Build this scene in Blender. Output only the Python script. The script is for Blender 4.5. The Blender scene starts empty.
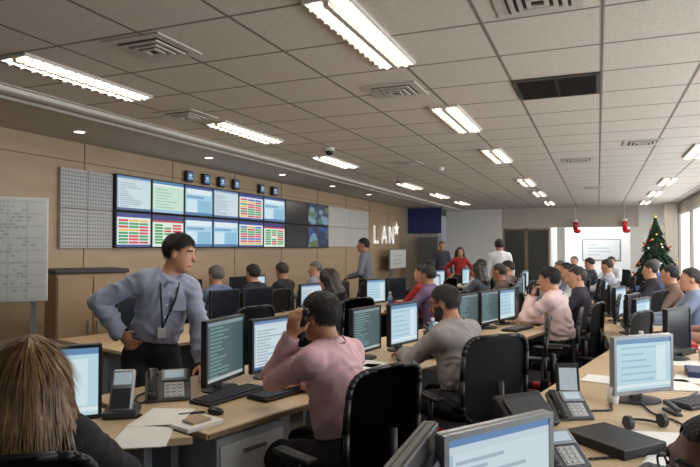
import bpy, bmesh, math, random
import numpy as np
from mathutils import Vector, Matrix, noise as mnoise
random.seed(4); rng=np.random.RandomState(7)
sc=bpy.context.scene
COL=sc.collection
def lin(c):
    c=c/255.0
    return c/12.92 if c<=0.04045 else ((c+0.055)/1.055)**2.4
def C(r,g,b): return (lin(r),lin(g),lin(b),1)
# ---------------- materials
def mat(name,col,rough=.6,metal=0,noise=.08,scale=15,bump=0,bscale=60,emit=0,ecol=None,stripe=None,trans=0):
    m=bpy.data.materials.new(name); m.use_nodes=True
    nt=m.node_tree; b=nt.nodes['Principled BSDF']
    b.inputs['Roughness'].default_value=rough; b.inputs['Metallic'].default_value=metal
    tc=nt.nodes.new('ShaderNodeTexCoord')
    nz=nt.nodes.new('ShaderNodeTexNoise'); nz.inputs['Scale'].default_value=scale; nz.inputs['Detail'].default_value=4
    nt.links.new(tc.outputs['Object'],nz.inputs['Vector'])
    mx=nt.nodes.new('ShaderNodeMix'); mx.data_type='RGBA'
    mx.inputs[6].default_value=tuple(max(0,c*(1-noise*2)) for c in col[:3])+(1,)
    mx.inputs[7].default_value=tuple(min(1,c*(1+noise*2)) for c in col[:3])+(1,)
    nt.links.new(nz.outputs['Fac'],mx.inputs[0])
    out=mx.outputs[2]
    if stripe:
        wv=nt.nodes.new('ShaderNodeTexWave'); wv.bands_direction=stripe[0]; wv.inputs['Scale'].default_value=stripe[1]
        wv.inputs['Distortion'].default_value=stripe[4] if len(stripe)>4 else 0
        nt.links.new(tc.outputs['Object'],wv.inputs['Vector'])
        m2=nt.nodes.new('ShaderNodeMix'); m2.data_type='RGBA'
        mt=nt.nodes.new('ShaderNodeMath'); mt.operation='MULTIPLY'; mt.inputs[1].default_value=stripe[3]
        nt.links.new(wv.outputs['Fac'],mt.inputs[0]); nt.links.new(mt.outputs[0],m2.inputs[0])
        nt.links.new(out,m2.inputs[6]); m2.inputs[7].default_value=stripe[2]; out=m2.outputs[2]
    nt.links.new(out,b.inputs['Base Color'])
    if bump:
        n2=nt.nodes.new('ShaderNodeTexNoise'); n2.inputs['Scale'].default_value=bscale; n2.inputs['Detail'].default_value=3
        nt.links.new(tc.outputs['Object'],n2.inputs['Vector'])
        bp=nt.nodes.new('ShaderNodeBump'); bp.inputs['Strength'].default_value=bump; bp.inputs['Distance'].default_value=.01
        nt.links.new(n2.outputs['Fac'],bp.inputs['Height']); nt.links.new(bp.outputs[0],b.inputs['Normal'])
    if emit:
        b.inputs['Emission Color'].default_value=ecol or col; b.inputs['Emission Strength'].default_value=emit
    if trans: b.inputs['Transmission Weight'].default_value=trans
    return m
def canvas_mat(name,strength):
    m=bpy.data.materials.new(name); m.use_nodes=True; nt=m.node_tree; b=nt.nodes['Principled BSDF']
    a=nt.nodes.new('ShaderNodeAttribute'); a.attribute_name='Col'
    b.inputs['Roughness'].default_value=.35
    if strength>0:
        b.inputs['Base Color'].default_value=(.02,.02,.02,1)
        nt.links.new(a.outputs['Color'],b.inputs['Emission Color']); b.inputs['Emission Strength'].default_value=strength
    else: nt.links.new(a.outputs['Color'],b.inputs['Base Color'])
    return m
M={}
M['wood']=mat('beech_laminate',C(202,177,142),.45,noise=.05,scale=6,stripe=('X',3,C(186,159,121),.25,6))
M['edge']=mat('desk_edge',C(136,112,84),.5)
M['wallwood']=mat('maple_wall_panel',C(180,157,128),.5,noise=.04,scale=3,stripe=('Z',1.5,C(165,142,112),.3,5))
M['black']=mat('black_plastic',C(24,24,27),.45,noise=.1)
M['dkgrey']=mat('dark_grey_plastic',C(50,51,55),.5)
M['phone']=mat('phone_grey_plastic',C(84,86,90),.4)
M['grey']=mat('grey_metal',C(130,132,135),.4,metal=.3)
M['ltgrey']=mat('light_grey_plastic',C(180,182,184),.5)
M['silver']=mat('silver_plastic',C(160,163,167),.35,metal=.4)
M['white']=mat('white_paint',C(222,222,218),.6,noise=.02)
M['paper']=mat('white_paper',C(236,234,228),.8,noise=.02)
M['mesh']=mat('black_chair_mesh',C(24,24,27),.85,bump=.4,bscale=400)
M['fabric']=mat('black_seat_fabric',C(27,27,31),.95,bump=.3,bscale=300)
M['red']=mat('red_plastic',C(180,30,36),.45)
M['blue']=mat('navy_banner',C(26,38,92),.7)
M['glassdark']=mat('dark_glass',C(70,72,70),.12)
M['carpet']=mat('carpet',C(70,65,61),.95,noise=.2,scale=80,bump=.3,bscale=300)
M['plaster']=mat('plaster_ceiling',C(188,178,166),.8,noise=.02)
M['trimw']=mat('white_trim',C(216,210,202),.5,noise=.02)
M['perf']=mat('grey_acoustic_panel',C(186,188,190),.6,noise=.03)
M['perfhole']=mat('acoustic_panel_hole',C(140,142,146),.8)
M['pale']=mat('pale_grey_panel',C(196,196,192),.5,noise=.03)
M['letter']=mat('white_letter_glow',C(250,248,244),.4,noise=.01,emit=.3,ecol=(1,1,1,1))  # slight glow added so the unlit letters don't look dim
M['window']=mat('daylight_blind',C(235,240,245),.8,emit=1.3,ecol=(.93,.97,1,1))
M['farroom']=mat('pale_far_wall_glow',C(238,240,238),.8,noise=.02,emit=.12,ecol=(1,1,1,1))  # emission added so the far room surfaces look brightly lit
M['tube']=mat('fluorescent_tube',C(255,250,240),.5,emit=9,ecol=(1,.96,.88,1))
M['reflector']=mat('luminaire_reflector',C(235,228,215),.3,emit=.35,ecol=(1,.92,.8,1))
M['down']=mat('downlight_lens',C(255,240,215),.5,emit=3,ecol=(1,.9,.75,1))
M['darkgrille']=mat('dark_return_grille',C(62,55,52),.7)
M['vent']=mat('vent_metal',C(200,192,182),.5)
M['ventdark']=mat('vent_throat',C(84,78,74),.8)
M['cv']=canvas_mat('screen_image',.95)
M['cvoff']=canvas_mat('printed_surface',0)
M['off']=mat('screen_dark',C(30,34,42),.2)
M['pine']=mat('pine_needles',C(32,58,36),.8,noise=.35,scale=30)
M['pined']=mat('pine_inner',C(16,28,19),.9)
M['gold']=mat('gold_bauble',C(224,190,110),.3,metal=.4)
M['redb']=mat('red_bauble',C(200,30,36),.25)
M['bark']=mat('bark',C(84,60,42),.9)
M['bottle']=mat('water_bottle_plastic',C(150,200,225),.15,trans=.5)
M['keys']=mat('key_caps',C(58,58,62),.5)
M['keysl']=mat('pale_key_caps',C(190,190,190),.5)
M['eyew']=mat('eye_white',C(206,200,192),.3)
M['iris']=mat('dark_iris',C(34,22,16),.2)
M['lanyard']=mat('dark_lanyard',C(24,26,40),.7)
M['orange']=mat('orange_plastic',C(226,110,40),.4)
M['binder']=mat('dark_blue_binder',C(36,50,92),.5)
M['lcd']=mat('phone_lcd',C(170,186,196),.3,emit=.35)
M['button']=mat('shirt_button',C(224,224,220),.4)
def tile_mat():
    m=bpy.data.materials.new('mineral_ceiling_tile'); m.use_nodes=True; nt=m.node_tree; b=nt.nodes['Principled BSDF']
    b.inputs['Roughness'].default_value=.9
    g=nt.nodes.new('ShaderNodeNewGeometry'); sp=nt.nodes.new('ShaderNodeSeparateXYZ'); nt.links.new(g.outputs['Position'],sp.inputs[0])
    def M_(op,a,b2=None,c=None):
        n=nt.nodes.new('ShaderNodeMath'); n.operation=op
        for i,v in enumerate((a,b2,c)):
            if v is None: continue
            if isinstance(v,(int,float)): n.inputs[i].default_value=v
            else: nt.links.new(v,n.inputs[i])
        return n.outputs[0]
    def dist(o,off):
        f=M_('FRACT',M_('DIVIDE',M_('ADD',o,off),.6))
        return M_('MINIMUM',f,M_('SUBTRACT',1.0,f))
    dx=dist(sp.outputs[0],60.0-.03); dy=dist(sp.outputs[1],60.0-4.42)
    d=M_('MINIMUM',dx,dy)
    line=M_('LESS_THAN',d,.010); bev=M_('LESS_THAN',d,.022)
    nz=nt.nodes.new('ShaderNodeTexNoise'); nz.inputs['Scale'].default_value=70; nz.inputs['Detail'].default_value=5
    nt.links.new(g.outputs['Position'],nz.inputs['Vector'])
    cr=nt.nodes.new('ShaderNodeMix'); cr.data_type='RGBA'; cr.inputs[6].default_value=C(194,184,172); cr.inputs[7].default_value=C(232,222,209)
    nt.links.new(nz.outputs['Fac'],cr.inputs[0])
    m1=nt.nodes.new('ShaderNodeMix'); m1.data_type='RGBA'; nt.links.new(bev,m1.inputs[0]); nt.links.new(cr.outputs[2],m1.inputs[6]); m1.inputs[7].default_value=C(172,163,152)
    m2=nt.nodes.new('ShaderNodeMix'); m2.data_type='RGBA'; nt.links.new(line,m2.inputs[0]); nt.links.new(m1.outputs[2],m2.inputs[6]); m2.inputs[7].default_value=C(116,107,97)
    nt.links.new(m2.outputs[2],b.inputs['Base Color'])
    return m
M['tile']=tile_mat()
# ---------------- object helpers
def link(o): COL.objects.link(o); return o
def empty(name,loc=(0,0,0),rz=0,label=None,cat=None,group=None):
    o=bpy.data.objects.new(name,None); o.empty_display_size=.1; o.location=loc; o.rotation_euler=(0,0,rz)
    tag(o,label,cat,group); return link(o)
def tag(o,label=None,cat=None,group=None,kind=None):
    if label: o['label']=label
    if cat: o['category']=cat
    if group: o['group']=group
    if kind: o['kind']=kind
def mk(name,bm,mats,parent=None,loc=(0,0,0),rz=0,smooth=False):
    me=bpy.data.meshes.new(name); bmesh.ops.recalc_face_normals(bm,faces=bm.faces); bm.to_mesh(me); bm.free()
    for m in (mats if isinstance(mats,(list,tuple)) else [mats]): me.materials.append(M[m] if isinstance(m,str) else m)
    if smooth:
        for p in me.polygons: p.use_smooth=True
    o=bpy.data.objects.new(name,me); o.location=loc; o.rotation_euler=(0,0,rz)
    if parent: o.parent=parent
    return link(o)
def bx(bm,c,s,rot=None,bev=0,seg=2):
    r=bmesh.ops.create_cube(bm,size=1); vs=r['verts']
    for v in vs: v.co=Vector((v.co.x*s[0],v.co.y*s[1],v.co.z*s[2]))
    if bev:
        es=list({e for v in vs for e in v.link_edges})
        r=bmesh.ops.bevel(bm,geom=es,offset=bev,segments=seg,affect='EDGES',profile=.5)
        vs=list({v for f in r['faces'] for v in f.verts}|{v for v in vs if v.is_valid})
    for v in vs:
        co=v.co
        if rot is not None: co=rot@co
        v.co=co+Vector(c)
    return vs
def B(*boxes):
    bm=bmesh.new()
    for b in boxes: bx(bm,*b)
    return bm
def cy(bm,p0,p1,r0,r1=None,n=14):
    r1=r0 if r1 is None else r1
    p0=Vector(p0);p1=Vector(p1);d=p1-p0
    q=d.to_track_quat('Z','Y').to_matrix().to_4x4(); q.translation=(p0+p1)/2
    bmesh.ops.create_cone(bm,cap_ends=True,segments=n,radius1=r0,radius2=r1,depth=d.length,matrix=q)
def sph(bm,c,r,n=12,s=(1,1,1)):
    m=Matrix.Translation(c)@Matrix.Diagonal((s[0],s[1],s[2],1))
    bmesh.ops.create_uvsphere(bm,u_segments=n,v_segments=max(6,n//2+2),radius=r,matrix=m)
def tube(bm,pts,r,n=8):
    for a,b in zip(pts[:-1],pts[1:]): cy(bm,a,b,r,r,n)
    for p in pts[1:-1]: sph(bm,p,r,n)
def lathe(bm,prof,n=16):
    rings=[]
    for r,z in prof: rings.append([bm.verts.new((r*math.cos(2*math.pi*i/n),r*math.sin(2*math.pi*i/n),z)) for i in range(n)])
    for a,b in zip(rings[:-1],rings[1:]):
        for i in range(n): bm.faces.new((a[i],a[(i+1)%n],b[(i+1)%n],b[i]))
    bm.faces.new(rings[0][::-1]); bm.faces.new(rings[-1])
def dup(root,loc=None,rz=None,label=None,group=None):
    o=root.copy(); 
    if loc is not None: o.location=loc
    if rz is not None: o.rotation_euler=(0,0,rz)
    COL.objects.link(o)
    if label: o['label']=label
    if group: o['group']=group
    def rec(src,dst):
        for ch in list(src.children):
            c=ch.copy(); c.parent=dst; COL.objects.link(c); rec(ch,c)
    rec(root,o); return o
def struct(name,bm,m,label=None,cat=None):
    o=mk(name,bm,m); o['kind']='structure'
    o['label']=label or name.replace('_',' '); o['category']=cat or name.split('_')[0]; return o
def canvas(name,arr,w,h,m='cv',parent=None,loc=(0,0,0),rz=0):
    H,W,_=arr.shape
    xs=np.linspace(-w/2,w/2,W+1); zs=np.linspace(h/2,-h/2,H+1)
    V=[(x,0,z) for z in zs for x in xs]
    F=[(j*(W+1)+i,(j+1)*(W+1)+i,(j+1)*(W+1)+i+1,j*(W+1)+i+1) for j in range(H) for i in range(W)]
    me=bpy.data.meshes.new(name); me.from_pydata(V,[],F); me.update()
    a=me.color_attributes.new('Col','FLOAT_COLOR','CORNER')
    lc=np.where(arr<=10,arr/255/12.92,((arr/255+.055)/1.055)**2.4).reshape(-1,3)
    d=np.ones((H*W*4,4),np.float32); d[:,:3]=np.repeat(lc,4,axis=0); a.data.foreach_set('color',d.ravel())
    me.materials.append(M[m])
    o=bpy.data.objects.new(name,me); o.location=loc; o.rotation_euler=(0,0,rz)
    if parent: o.parent=parent
    return link(o)
def paint(kind,seed=0,W=44,H=32):
    r=np.random.RandomState(seed); A=np.zeros((H,W,3))
    if kind=='white':
        A[:]=(196,214,222); A[:2]=(90,130,175); A[2:4]=(190,205,215)
        for j in range(6,H-3,2):
            n=r.randint(8,W-12); A[j,3:3+n]=(160,176,190)
        A[4:,:2]=(160,186,206); A[-2:]=(60,96,140)
    elif kind=='paleg':
        A[:]=(192,222,202); A[:3]=(70,130,170); A[3:5]=(225,232,235)
        for j in range(8,H-4,3): A[j,4:r.randint(12,W-6)]=(150,186,168)
        A[-3:]=(150,190,215)
    elif kind=='blue':
        A[:]=(180,210,222); A[:3]=(96,136,176)
        for j in range(5,H-4,4): A[j:j+1,4:r.randint(18,W-6)]=(146,184,206)
        A[5:H-5,W-12:W-4]=(206,226,232)
        A[-4:-2]=(215,228,232)
    elif kind=='chart':
        A[:]=(160,202,224); A[:3]=(40,70,140); A[3:9,2:W-2]=(214,230,236); A[11:13,2:30]=(90,150,190); A[15:H-3,2:18]=(200,224,234); A[15:H-3,20:W-2]=(130,182,210); A[-3:]=(60,110,160)
    elif kind=='multi':
        A[:]=(214,222,226); A[:4]=(26,52,130); A[4:5]=(225,230,235)
        cols=[(206,44,52),(40,150,76),(40,150,76),(206,44,52),(50,100,190),(226,186,60)]
        for j in range(6,H-2,3):
            k=r.randint(6)
            for x0,x1 in ((2,14),(15,28),(29,W-3)):
                A[j:j+2,x0:x1]=cols[(k+r.randint(2))%6]
        A[-2:]=(40,70,140)
    elif kind=='greenred':
        A[:]=(214,228,216); A[:5]=(24,40,110); A[5:7]=(180,40,50)
        for j in range(9,H-2,3):
            A[j:j+2,3:14]=(50,150,80)
            A[j:j+2,16:26]=[(206,46,52),(60,156,90),(225,228,220)][r.randint(3)]
            A[j:j+2,28:W-3]=[(206,46,52),(60,156,90),(80,140,200)][r.randint(3)]
    elif kind=='map':
        A[:]=(20,40,70)
        for _ in range(14):
            cx,cy_,rr=r.randint(W),r.randint(H),r.randint(3,9)
            yy,xx=np.mgrid[:H,:W]; k=((xx-cx)**2+(yy-cy_)**2*1.5)<rr*rr
            A[k]=[(60,110,104),(100,132,156),(34,66,120),(80,100,64)][r.randint(4)]
    elif kind=='dark':
        A[:]=(62,86,92)
        for j in range(3,H-2,2):
            A[j,3:r.randint(10,W-5)]=(100,136,138)
        A[-2:]=(170,180,180); A[:2]=(120,140,150)
    elif kind=='board':
        A[:]=(180,184,182)
        for i in range(0,W,9): A[:,i]=(168,172,172)
        for j in range(0,H,7): A[j,:]=(168,172,172)
        for j in range(3,H-3,2):
            x=3
            while x<W-6:
                n=r.randint(1,4)
                if r.rand()<.42: A[j,x:x+n]=(146,154,164)
                x+=n+1
    elif kind=='plainboard':
        A[:]=(228,232,232)
        for j in range(4,H-3,3):
            A[j,4:r.randint(8,W-5)]=(190,200,208)
    return A
a=math.radians
# =================================================== ROOM
XW=-5.46; ZC=2.75
struct('floor',B(((-1.5,11,-.05),(12,30,.1))),'carpet','dark patterned carpet floor')
struct('ceiling',B(((.45,11,ZC+.05),(9.0,28,.1))),'tile','suspended mineral tile ceiling with square grid')
struct('trim_1',B(((-4.75,11,ZC+.04),(1.5,28,.1))),'plaster','smooth plaster ceiling band beside the tile grid')
struct('trim_2',B(((-4.08,11,ZC-.015),(.10,28,.06),None,.02)),'trimw','white moulded ceiling border strip')
struct('trim_3',B(((-4.3,11,ZC-.02),(.03,28,.03),None,.008)),'trimw','thin white ceiling border strip')
struct('wall_left',B(((XW-.1,8,ZC/2),(.2,19,ZC))),'wallwood','pale wood panelled wall behind the displays')
n=4
for y in np.arange(-1,17,1.55):
    struct('trim_%d'%n,B(((XW+.003,y,1.5),(.008,.012,2.5))),'edge','vertical joint between wood wall panels'); n+=1
struct('trim_%d'%n,B(((XW+.003,8,2.52),(.008,18.6,.012))),'edge','horizontal joint between wood wall panels'); n+=1
YB=19.5
struct('wall_alcove',B(((-5.0,17.4,ZC/2),(1.3,.15,ZC))),'plaster','grey end wall beside the wood panelling')
struct('wall_back',B(((-3.7,YB,ZC/2),(1.8,.2,ZC))),'white','white back wall')
struct('wall_header',B(((-.85,YB,2.45),(3.88,.2,.6))),'plaster','beam above glazed doors and opening')
struct('wall_pier',B(((-1.05,YB,1.07),(.22,.2,2.14))),'white','white pier between glass doors and opening')
struct('wall_pier_side',B(((.98,YB,1.07),(.2,.2,2.14))),'white','white pier beside opening')
struct('wall_far',B(((0,23.2,1.4),(6,.2,2.8))),'farroom','bright pale far room wall')
struct('wall_far_side',B(((-1.4,21.4,1.4),(.1,3.5,2.8))),'farroom','pale side wall of far room')
struct('wall_far_ceiling',B(((0,21.4,2.85),(6,3.7,.1))),'farroom','pale ceiling of far room')
struct('wall_link',B(((1.63,YB,1.375),(1.1,.2,2.75))),'white','pale wall beside opening')
for i,x in enumerate((-2.45,-1.75)):
    d=mk('door_%d'%(i+1),B(((0,0,1.05),(.6,.04,2.05))),'glassdark',loc=(x+.02,YB,0)); tag(d,'dark glazed double door leaf','door',kind='structure')
    mk('frame',B(((-.32,0,1.07),(.05,.09,2.14)),((.32,0,1.07),(.05,.09,2.14)),((0,0,2.1),(.64,.09,.06))),'edge',parent=d)
fb=empty('whiteboard',(.1,23.08,1.45),0,'white board mounted in the bright far room','whiteboard'); canvas('panel',paint('plainboard',5,30,18),1.2,.7,'cvoff',fb,(0,-.025,0)); mk('frame',B(((0,0,0),(1.26,.03,.76),None,.01)),'grey',fb)
XR=2.05
struct('wall_right',B(((XR+.1,10,.4),(.2,20,.8)),((XR+.1,10,2.6),(.2,20,.3))),'plaster','right wall with continuous window strip')
for i,y in enumerate(np.arange(1.2,19.5,2.4)):
    w=mk('window_%d'%(i+1),B(((XR+.12,y,1.62),(.03,2.2,1.66))),'window'); tag(w,'daylit window with drawn blind','window',kind='structure')
    struct('wall_mullion_%d'%(i+1),B(((XR+.12,y+1.2,1.62),(.15,.2,1.64))),'plaster','window pier between blinds')
cl=empty('column',(1.83,18.4,0),0,'beige square structural column near the windows','column')
mk('shaft',B(((0,0,1.37),(.3,.3,2.74),None,.02)),'plaster',cl); mk('plinth',B(((0,0,.06),(.34,.34,.12),None,.01)),'white',cl)
def ypt(y0,y1,z0,z1,th,off=0): return ((XW+th/2+off,(y0+y1)/2,(z0+z1)/2),(th,y1-y0-.012,z1-z0-.012))
ap=empty('acoustic_panel',(XW+.005,5.2,0),0,'grey perforated wall panel next to the video displays','wall panel')
for aa in range(2):
    for b in range(2):
        y0=4.83+.385*aa; z0=1.53+.45*b
        mk('panel',B(((.02,y0+.1925-5.2,z0+.225),(.04,.375,.44),None,.004)),'perf',ap)
        bm=bmesh.new()
        for i in range(9):
            for j in range(10):
                bx(bm,(.041,y0-5.2+.035+.04*i,z0+.03+.042*j),(.004,.018,.018))
        o=mk('perforation',bm,'perfhole',ap); o['kind']='stuff'
Ys=[5.6,6.23,6.90,7.58,8.28,9.06,9.84,10.79,11.8]
kin=[('white','multi'),('paleg','greenred'),('chart','chart'),('white','chart'),('multi','multi'),('chart','greenred'),None,('map','map')]
for i in range(8):
    for j in range(2):
        y0,y1=Ys[i],Ys[i+1]; w=y1-y0; h=.455
        r=empty('video_display',(XW+.005,(y0+y1)/2,1.99+ (h/2 if j==0 else -h/2)),a(90),
            'large wall display showing %s'%('nothing, switched off' if kin[i] is None else {'white':'a pale data window','paleg':'a pale green data window','chart':'a light blue chart','multi':'a coloured status table','greenred':'a green and red status table','map':'a satellite weather map'}[kin[i][j]]),'display','video wall displays')
        mk('frame',B(((0,-.04,0),(w-.008,.08,h-.006),None,.006)),'black',r)
        if kin[i] is None: mk('screen',B(((0,-.082,0),(w-.05,.004,h-.045))),'off',r)
        else: canvas('screen',paint(kin[i][j],i*2+j),w-.045,h-.04,'cv',r,(0,-.083,0))
for i in range(2):
    for j in range(2):
        p=mk('wall_panel',B(ypt(11.85+1.25*i,13.1+1.25*i,1.55+.45*j-.0,2.0+.45*j,.04,.004)),'pale'); tag(p,'pale grey blank square wall panel','wall panel','blank wall panels')
for y in (7.05,7.45,7.85,8.25,9.05,9.5):
    r=empty('wall_clock',(XW+.03,y,2.56),a(90),'small blue digital clock box above the displays','clock','clocks above displays')
    mk('case',B(((0,-.02,0),(.15,.05,.16),None,.01)),'dkgrey',r)
    A_=np.zeros((8,8,3)); A_[:]=(60,104,150); A_[2:4,2:6]=(190,215,230); A_[5:6,1:7]=(170,196,215)
    canvas('display',A_,.12,.12,'cv',r,(0,-.047,0))
sg=empty('wall_sign',(XW+.06,15.75,1.68),a(90),'raised white letters LAN with star emblem on wood wall','sign'); sg.scale=(.82,1,.82)
def stroke(pts,w):
    bm=bmesh.new()
    for (x0,z0),(x1,z1) in pts:
        d=Vector((x1-x0,0,z1-z0)); L=d.length; ang=math.atan2(d.z,d.x)
        bx(bm,((x0+x1)/2,0,(z0+z1)/2),(L+w*.6,.03,w),Matrix.Rotation(-ang,3,'Y'))
    return bm
H_=.50
for x0,segs in ((-1.25,[((0,0),(0,H_)),((0,0),(.36,0))]),(-.52,[((0,0),(.22,H_)),((.22,H_),(.44,0)),((.09,.16),(.35,.16))]),(.25,[((0,0),(0,H_)),((0,H_),(.40,0)),((.40,0),(.40,H_))])):
    mk('letter',stroke([((x0+p[0],p[1]),(x0+q[0],q[1])) for p,q in segs],.10),'letter',sg)
bm=bmesh.new(); pts=[]
for k in range(10):
    an=math.pi/2+k*math.pi/5; rr=.28 if k%2==0 else .10; pts.append(bm.verts.new((rr*math.cos(an),0,rr*math.sin(an))))
f=bm.faces.new(pts); bmesh.ops.solidify(bm,geom=[f],thickness=.03)
mk('star',bm,'letter',sg,(1.05,0,.48))
bn=empty('banner',(-4.75,17.28,2.33),0,'dark blue banner hanging high on the end wall','banner'); mk('cloth',B(((0,0,0),(1.02,.02,.76),None,.004)),'blue',bn); mk('rail',B(((0,0,.39),(1.06,.035,.03),None,.005)),'grey',bn)
gp=empty('glass_cabinet',(-4.55,17.1,0),0,'tall dark glass fronted cabinet under blue banner','cabinet'); mk('body',B(((0,0,.95),(.62,.35,1.9),None,.01)),'grey',gp); mk('door',B(((-.15,-.185,.98),(.27,.015,1.7)),),'glassdark',gp); mk('door',B(((.15,-.185,.98),(.27,.015,1.7)),),'glassdark',gp)
wb=empty('whiteboard',(-5.15,15.9,1.22),a(90),'small white notice board on stand under sign','whiteboard'); canvas('panel',paint('plainboard',3,24,14),1.4,.5,'cvoff',wb,(0,-.03,0)); mk('frame',B(((0,0,0),(1.46,.04,.56),None,.01),((-.6,0,-.75),(.04,.04,.95)),((.6,0,-.75),(.04,.04,.95))),'grey',wb)
wb=empty('whiteboard',(-4.71,3.14,1.53),a(48),'large mobile whiteboard with faint handwriting','whiteboard')
canvas('panel',paint('board',1,90,56),1.35,.80,'cvoff',wb,(0,-.022,0))
mk('frame',B(((0,0,0),(1.41,.035,.86),None,.01)),'ltgrey',wb)
mk('stand',B(((-.6,.05,-.8),(.04,.04,1.45)),((.6,.05,-.8),(.04,.04,1.45)),((-.6,.05,-1.5),(.05,.5,.05)),((.6,.05,-1.5),(.05,.5,.05)),((0,.05,-1.2),(1.2,.03,.03))),'grey',wb)
M['cab']=mat('cabinet_wood',C(158,134,104),.5,noise=.05,scale=4)
cb=empty('cabinet',(-4.45,4.35,0),a(60),'beige wooden storage cabinet with grey top','cabinet')
mk('body',B(((0,.25,.66),(.64,.5,1.28),None,.01)),'cab',cb)
mk('top',B(((0,.25,1.32),(.68,.54,.04),None,.01)),'dkgrey',cb)
for s in (-1,1):
    d=mk('door',B(((s*.157,-.01,.67),(.3,.02,1.2),None,.004)),'cab',cb); mk('handle',B(((s*.04,-.035,.8),(.015,.02,.12),None,.004)),'grey',d)
# ---------------- ceiling fixtures
lum=empty('luminaire',(0,0,-50),0,'recessed twin tube fluorescent ceiling luminaire with louvre','ceiling light','recessed ceiling luminaires')
mk('housing',B(((-.125,0,-.010),(.012,1.22,.024)),((.125,0,-.010),(.012,1.22,.024)),((0,.605,-.010),(.26,.014,.024)),((0,-.605,-.010),(.26,.014,.024)),((0,0,-.010),(.045,1.2,.024))),'trimw',lum)
mk('reflector',B(((0,0,-.003),(.24,1.2,.005))),'reflector',lum)
for s in (-.070,.070):
    bm=bmesh.new(); cy(bm,(s,-.58,-.02),(s,.58,-.02),.017,n=10); mk('tube',bm,'tube',lum)
bm=bmesh.new()
bx(bm,(0,0,-.026),(.03,1.18,.03))
for k in range(13): bx(bm,(0,-.54+.09*k,-.022),(.236,.006,.038))
mk('louvre',bm,'vent',lum)
lum.scale=(.92,.94,1)
first=True
LP=[(-1.2,y) for y in (3.15,5.55,7.95,11.4,14.0,17.0)]+[(-3.37,y) for y in (3.2,5.35,7.65,11.2,13.6,16.1)]+[(1.17,y) for y in (5.5,8.5,12.2,14.9,17.8)]
for i,(x,y) in enumerate(LP):
    if first: o=lum; o.location=(x,y,ZC); first=False
    else: o=dup(lum,(x,y,ZC),0)
for i,(x,y) in enumerate(LP):
    L=bpy.data.lights.new('lamp','AREA'); L.shape='RECTANGLE'; L.size=.22; L.size_y=1.1; L.energy=11.5; L.color=(1,.92,.81)
    o=bpy.data.objects.new('lamp',L); o.location=(x,y,ZC-.06); link(o); tag(o,'warm light of ceiling luminaire','light')
vt=empty('air_vent',(-2.46,2.86,ZC),0,'square ceiling air diffuser with concentric vanes','air vent','ceiling air diffusers'); vt.scale=(.68,.68,.8)
def ringb(h,w,z):
    return [((-h,0,z),(w,2*h+w,.012)),((h,0,z),(w,2*h+w,.012)),((0,h,z),(2*h-w,w,.012)),((0,-h,z),(2*h-w,w,.012))]
mk('frame',B(*ringb(.26,.08,-.006)),'vent',vt)
for h_,w_,z_ in ((.18,.035,-.02),(.12,.03,-.028),(.06,.03,-.034)): mk('vane',B(*ringb(h_,w_,z_)),'vent',vt)
mk('throat',B(((0,0,-.002),(.46,.46,.003))),'ventdark',vt)
for x,y in ((-1.42,4.35),(-3.45,4.45),(-2.52,8.2),(-.26,2.98),(.48,7.6),(-.24,8.8),(-2.5,12.4),(-.1,13)):
    dup(vt,(x,y,ZC),0)
gr=empty('return_grille',(-.27,4.72,ZC),0,'dark slatted square return air grille','air vent')
mk('frame',B(*ringb(.28,.03,-.006)),'ventdark',gr)
bm=bmesh.new(); bx(bm,(0,0,-.010),(.02,.54,.008))
for k in range(12): bx(bm,(0,-.25+.045*k,-.012),(.54,.02,.006),Matrix.Rotation(.5,3,'X'))
mk('slats',bm,'darkgrille',gr); mk('backing',B(((0,0,-.002),(.56,.56,.003))),'darkgrille',gr)
dl=empty('downlight',(-4.9,4.6,ZC-.01),0,'small round recessed downlight','ceiling light','small downlights')
bm=bmesh.new(); lathe(bm,[(.07,0),(.075,-.004),(.06,-.012)],20); mk('rim',bm,'trimw',dl)
bm=bmesh.new(); cy(bm,(0,0,-.012),(0,0,-.016),.05,n=16); mk('lens',bm,'down',dl)
for y in (6.6,8.6,10.6,12.6): dup(dl,(-4.75,y,ZC-.01),0)
cm=empty('ceiling_camera',(-3.0,6.6,ZC),0,'small dark dome camera under ceiling','camera'); bm=bmesh.new(); lathe(bm,[(.07,0),(.07,-.03),(.06,-.04)],18); mk('base',bm,'white',cm); bm=bmesh.new(); sph(bm,(0,0,-.045),.05,14); mk('dome',bm,'black',cm,smooth=True)
sd=empty('smoke_detector',(-2.2,8.9,ZC),0,'white round smoke detector on ceiling tile','smoke detector'); bm=bmesh.new(); lathe(bm,[(.06,0),(.06,-.02),(.04,-.045)],18); mk('body',bm,'white',sd); mk('light',B(((.03,0,-.045),(.012,.012,.006))),'red',sd)
ex=empty('exit_light',(-3.0,9.3,ZC),0,'small red and white hanging fitting on a rod','ceiling fitting'); bm=bmesh.new(); cy(bm,(0,0,0),(0,0,-.14),.008); mk('rod',bm,'grey',ex); mk('box',B(((0,0,-.15),(.06,.04,.04),None,.008)),'red',ex)

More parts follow.
